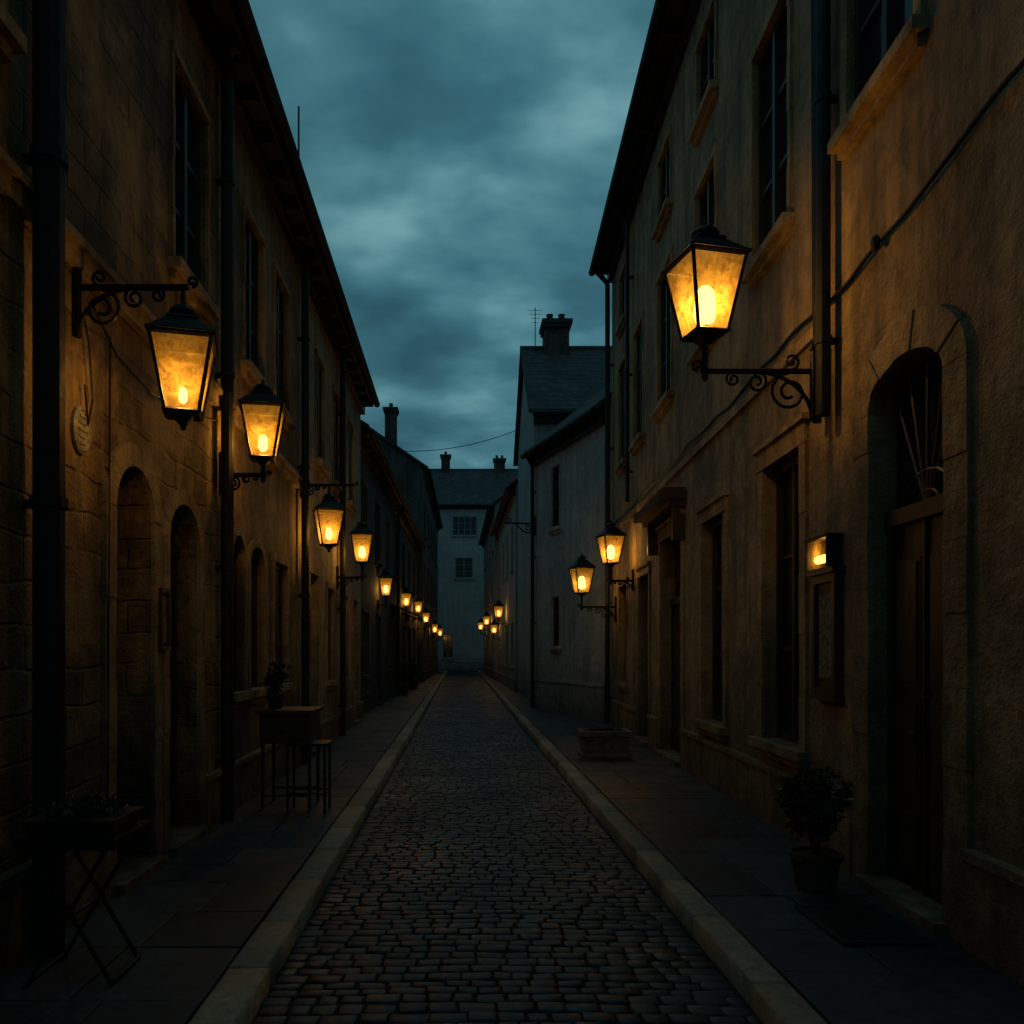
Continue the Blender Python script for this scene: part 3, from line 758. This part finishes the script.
def potted(name,x,y,r,ph,fr,fh,n):
    e=empty(name,(x,y,0.1)); m=MB()
    m.lathe((0,0,0),[(r*0.7,0),(r*0.78,ph*0.1),(r*0.95,ph*0.8),(r*1.08,ph*0.85),(r*1.08,ph),(r*0.93,ph),(r*0.9,ph*0.92)],18); m.make('clay_pot',M_terra,e,smooth=False)
    m=MB(); m.lathe((0,0,ph*0.85),[(r*0.9,0),(0.01,0.02)],14); m.make('soil',M_soil,e)
    m=MB(); L2=MB()
    for k in range(16):
        a=random.uniform(0,6.28); q=random.uniform(0.25,1.0); zt=ph+fh*random.uniform(0.45,1.0)*(1.15-0.35*q)
        tip=(fr*q*math.cos(a),fr*q*math.sin(a),zt)
        m.tube([(0,0,ph*0.8),(fr*0.3*q*math.cos(a),fr*0.3*q*math.sin(a),ph+fh*0.35),tip],[0.010,0.006,0.002],5)
        for j in range(5):
            t=0.45+0.13*j; c=(tip[0]*t,tip[1]*t,ph+ (zt-ph)*t)
            leaves(L2,c,fr*0.22,fr*0.22,fh*0.10,n//80,0.05,0.4)
    m.make('stems',M_wooddk,e); L2.make('leaves',M_leaf,e)
potted('potted_shrub',2.22,5.0,0.15,0.24,0.27,0.50,2200)
potted('potted_shrub',-1.92,27.0,0.2,0.3,0.4,0.8,800)
potted('potted_shrub',-1.80,31.0,0.2,0.3,0.35,0.9,800)

e=empty('doormat',(2.18,4.35,0.105)); m=MB(); m.cbox(-0.24,0.24,-0.3,0.3,0,0.018,0.006)
for k in range(14): m.box(-0.21,0.21,-0.27+k*0.04,-0.25+k*0.04,0.018,0.024)
m.make('ribbed_mat',M_mat,e)
e=empty('stone_planter_trough',(2.03,11.3,0.1)); m=MB()
m.cbox(-0.34,0.34,-0.22,0.22,0,0.06,0.01); m.hexa([(-0.30,-0.18,0.06),(0.30,-0.18,0.06),(0.30,0.18,0.06),(-0.30,0.18,0.06),(-0.33,-0.21,0.30),(0.33,-0.21,0.30),(0.33,0.21,0.30),(-0.33,0.21,0.30)])
for (a,b2,c,d2) in ((-0.36,0.36,-0.24,-0.17),(-0.36,0.36,0.17,0.24),(-0.36,-0.29,-0.17,0.17),(0.29,0.36,-0.17,0.17)): m.box(a,b2,c,d2,0.302,0.37)
m.make('trough',M_stone,e)
m=MB(); m.box(-0.288,0.288,-0.168,0.168,0.302,0.34); m.make('soil',M_soil,e)
m=MB(); leaves(m,(0,0,0.36),0.26,0.15,0.04,120,0.04,0.8); m.make('sparse_plants',M_leaf,e)

def wire(name,a,b_,sag,r=0.012):
    e=empty(name,a); m=MB(); pts=[]
    for k in range(25):
        t=k/24; p=Vector(a).lerp(Vector(b_),t)-Vector(a); p.z-=sag*4*t*(1-t); pts.append(tuple(p))
    m.tube(pts,r,5); m.make('wire_strand',M_iron,e)
wire('overhead_wire',(-2.2,26.5,8.2),(2.05,27.5,9.2),0.25)
def antenna(name,x,y,z0,z1,n=3):
    e=empty(name,(x,y,z0)); m=MB(); H=z1-z0; m.tube([(0,0,0),(0,0,H)],0.015,5)
    for k in range(n): m.tube([(-0.22+0.04*k,0,H*(0.95-0.08*k)),(0.22-0.04*k,0,H*(0.95-0.08*k))],0.008,4)
    m.make('antenna_mast',M_iron,e)
antenna('rooftop_antenna',-2.42,12.0,7.0,9.75,0)
antenna('rooftop_antenna',2.35,25.0,10.7,12.3,4)

# ------------------------------------------------------------ world
w=D.worlds.new('World'); scene.world=w; w.use_nodes=True; nt=w.node_tree; nt.nodes.clear()
out=nd(nt,'ShaderNodeOutputWorld'); bg=nd(nt,'ShaderNodeBackground'); bg2=nd(nt,'ShaderNodeBackground'); add=nd(nt,'ShaderNodeAddShader')
tc=nd(nt,'ShaderNodeTexCoord').outputs['Generated']
sep=nd(nt,'ShaderNodeSeparateXYZ'); nt.links.new(tc,sep.inputs[0])
zc=math2(nt,'ADD',math2(nt,'MAXIMUM',sep.outputs[2],0.0),0.30)
cb=nd(nt,'ShaderNodeCombineXYZ')
nt.links.new(math2(nt,'DIVIDE',sep.outputs[0],zc),cb.inputs[0]); nt.links.new(math2(nt,'DIVIDE',sep.outputs[1],zc),cb.inputs[1])
cn=noise(nt,mapping(nt,cb.outputs[0],(1.0,1.4,1.0)),4.2,5,0.46,0.1)
cn2=noise(nt,mapping(nt,cb.outputs[0],(0.8,1.1,1.0)),1.5,2,0.5,0.1)
cl=math2(nt,'ADD',math2(nt,'MULTIPLY',cn,0.6),math2(nt,'MULTIPLY',cn2,0.4))
col=ramp(nt,cl,[(0.38,(0.022,0.078,0.106)),(0.47,(0.034,0.118,0.155)),(0.54,(0.060,0.175,0.215)),(0.64,(0.14,0.30,0.335))])
dt=nd(nt,'ShaderNodeVectorMath',operation='DOT_PRODUCT'); nt.links.new(tc,dt.inputs[0]); dt.inputs[1].default_value=Vector((0.10,0.84,0.46)).normalized()
glow=ramp(nt,dt.outputs['Value'],[(0.84,0.55),(0.99,1.0)])
glow=math2(nt,'MULTIPLY',glow,1.15)
zen=math2(nt,'ADD',1.0,math2(nt,'MULTIPLY',ramp(nt,sep.outputs[2],[(0.66,0.0),(0.92,1.0)]),1.1))
col=mix(nt,'MULTIPLY',1.0,col,glow)
vs=nd(nt,'ShaderNodeVectorMath',operation='SCALE'); nt.links.new(col,vs.inputs[0]); nt.links.new(zen,vs.inputs['Scale'])
nt.links.new(vs.outputs[0],bg.inputs[0]); bg.inputs[1].default_value=1.0
sk=nd(nt,'ShaderNodeTexSky'); sk.sky_type='NISHITA'; sk.sun_disc=False; sk.sun_elevation=math.radians(-2); sk.sun_rotation=math.radians(250)
nt.links.new(sk.outputs[0],bg2.inputs[0]); bg2.inputs[1].default_value=0.02
nt.links.new(bg.outputs[0],add.inputs[0]); nt.links.new(bg2.outputs[0],add.inputs[1]); nt.links.new(add.outputs[0],out.inputs[0])
sl=D.lights.new('sun','SUN'); sl.energy=0.025; sl.angle=math.radians(30); sl.color=(0.65,0.95,1.0)
so=D.objects.new('sun',sl); COL.objects.link(so); so.rotation_euler=(math.radians(10),math.radians(-50),0)

# ------------------------------------------------------------ camera
cd=D.cameras.new('camera'); cam=D.objects.new('camera',cd); COL.objects.link(cam)
cam.location=(0,0,1.6); cam.rotation_euler=(math.radians(90),0,0)
cd.lens=28.125; cd.sensor_width=36; cd.shift_x=0.0508; cd.shift_y=0.1348; cd.clip_start=0.05; cd.clip_end=2000
scene.camera=cam
scene.view_settings.view_transform='Standard'; scene.view_settings.look='None'; scene.view_settings.exposure=0
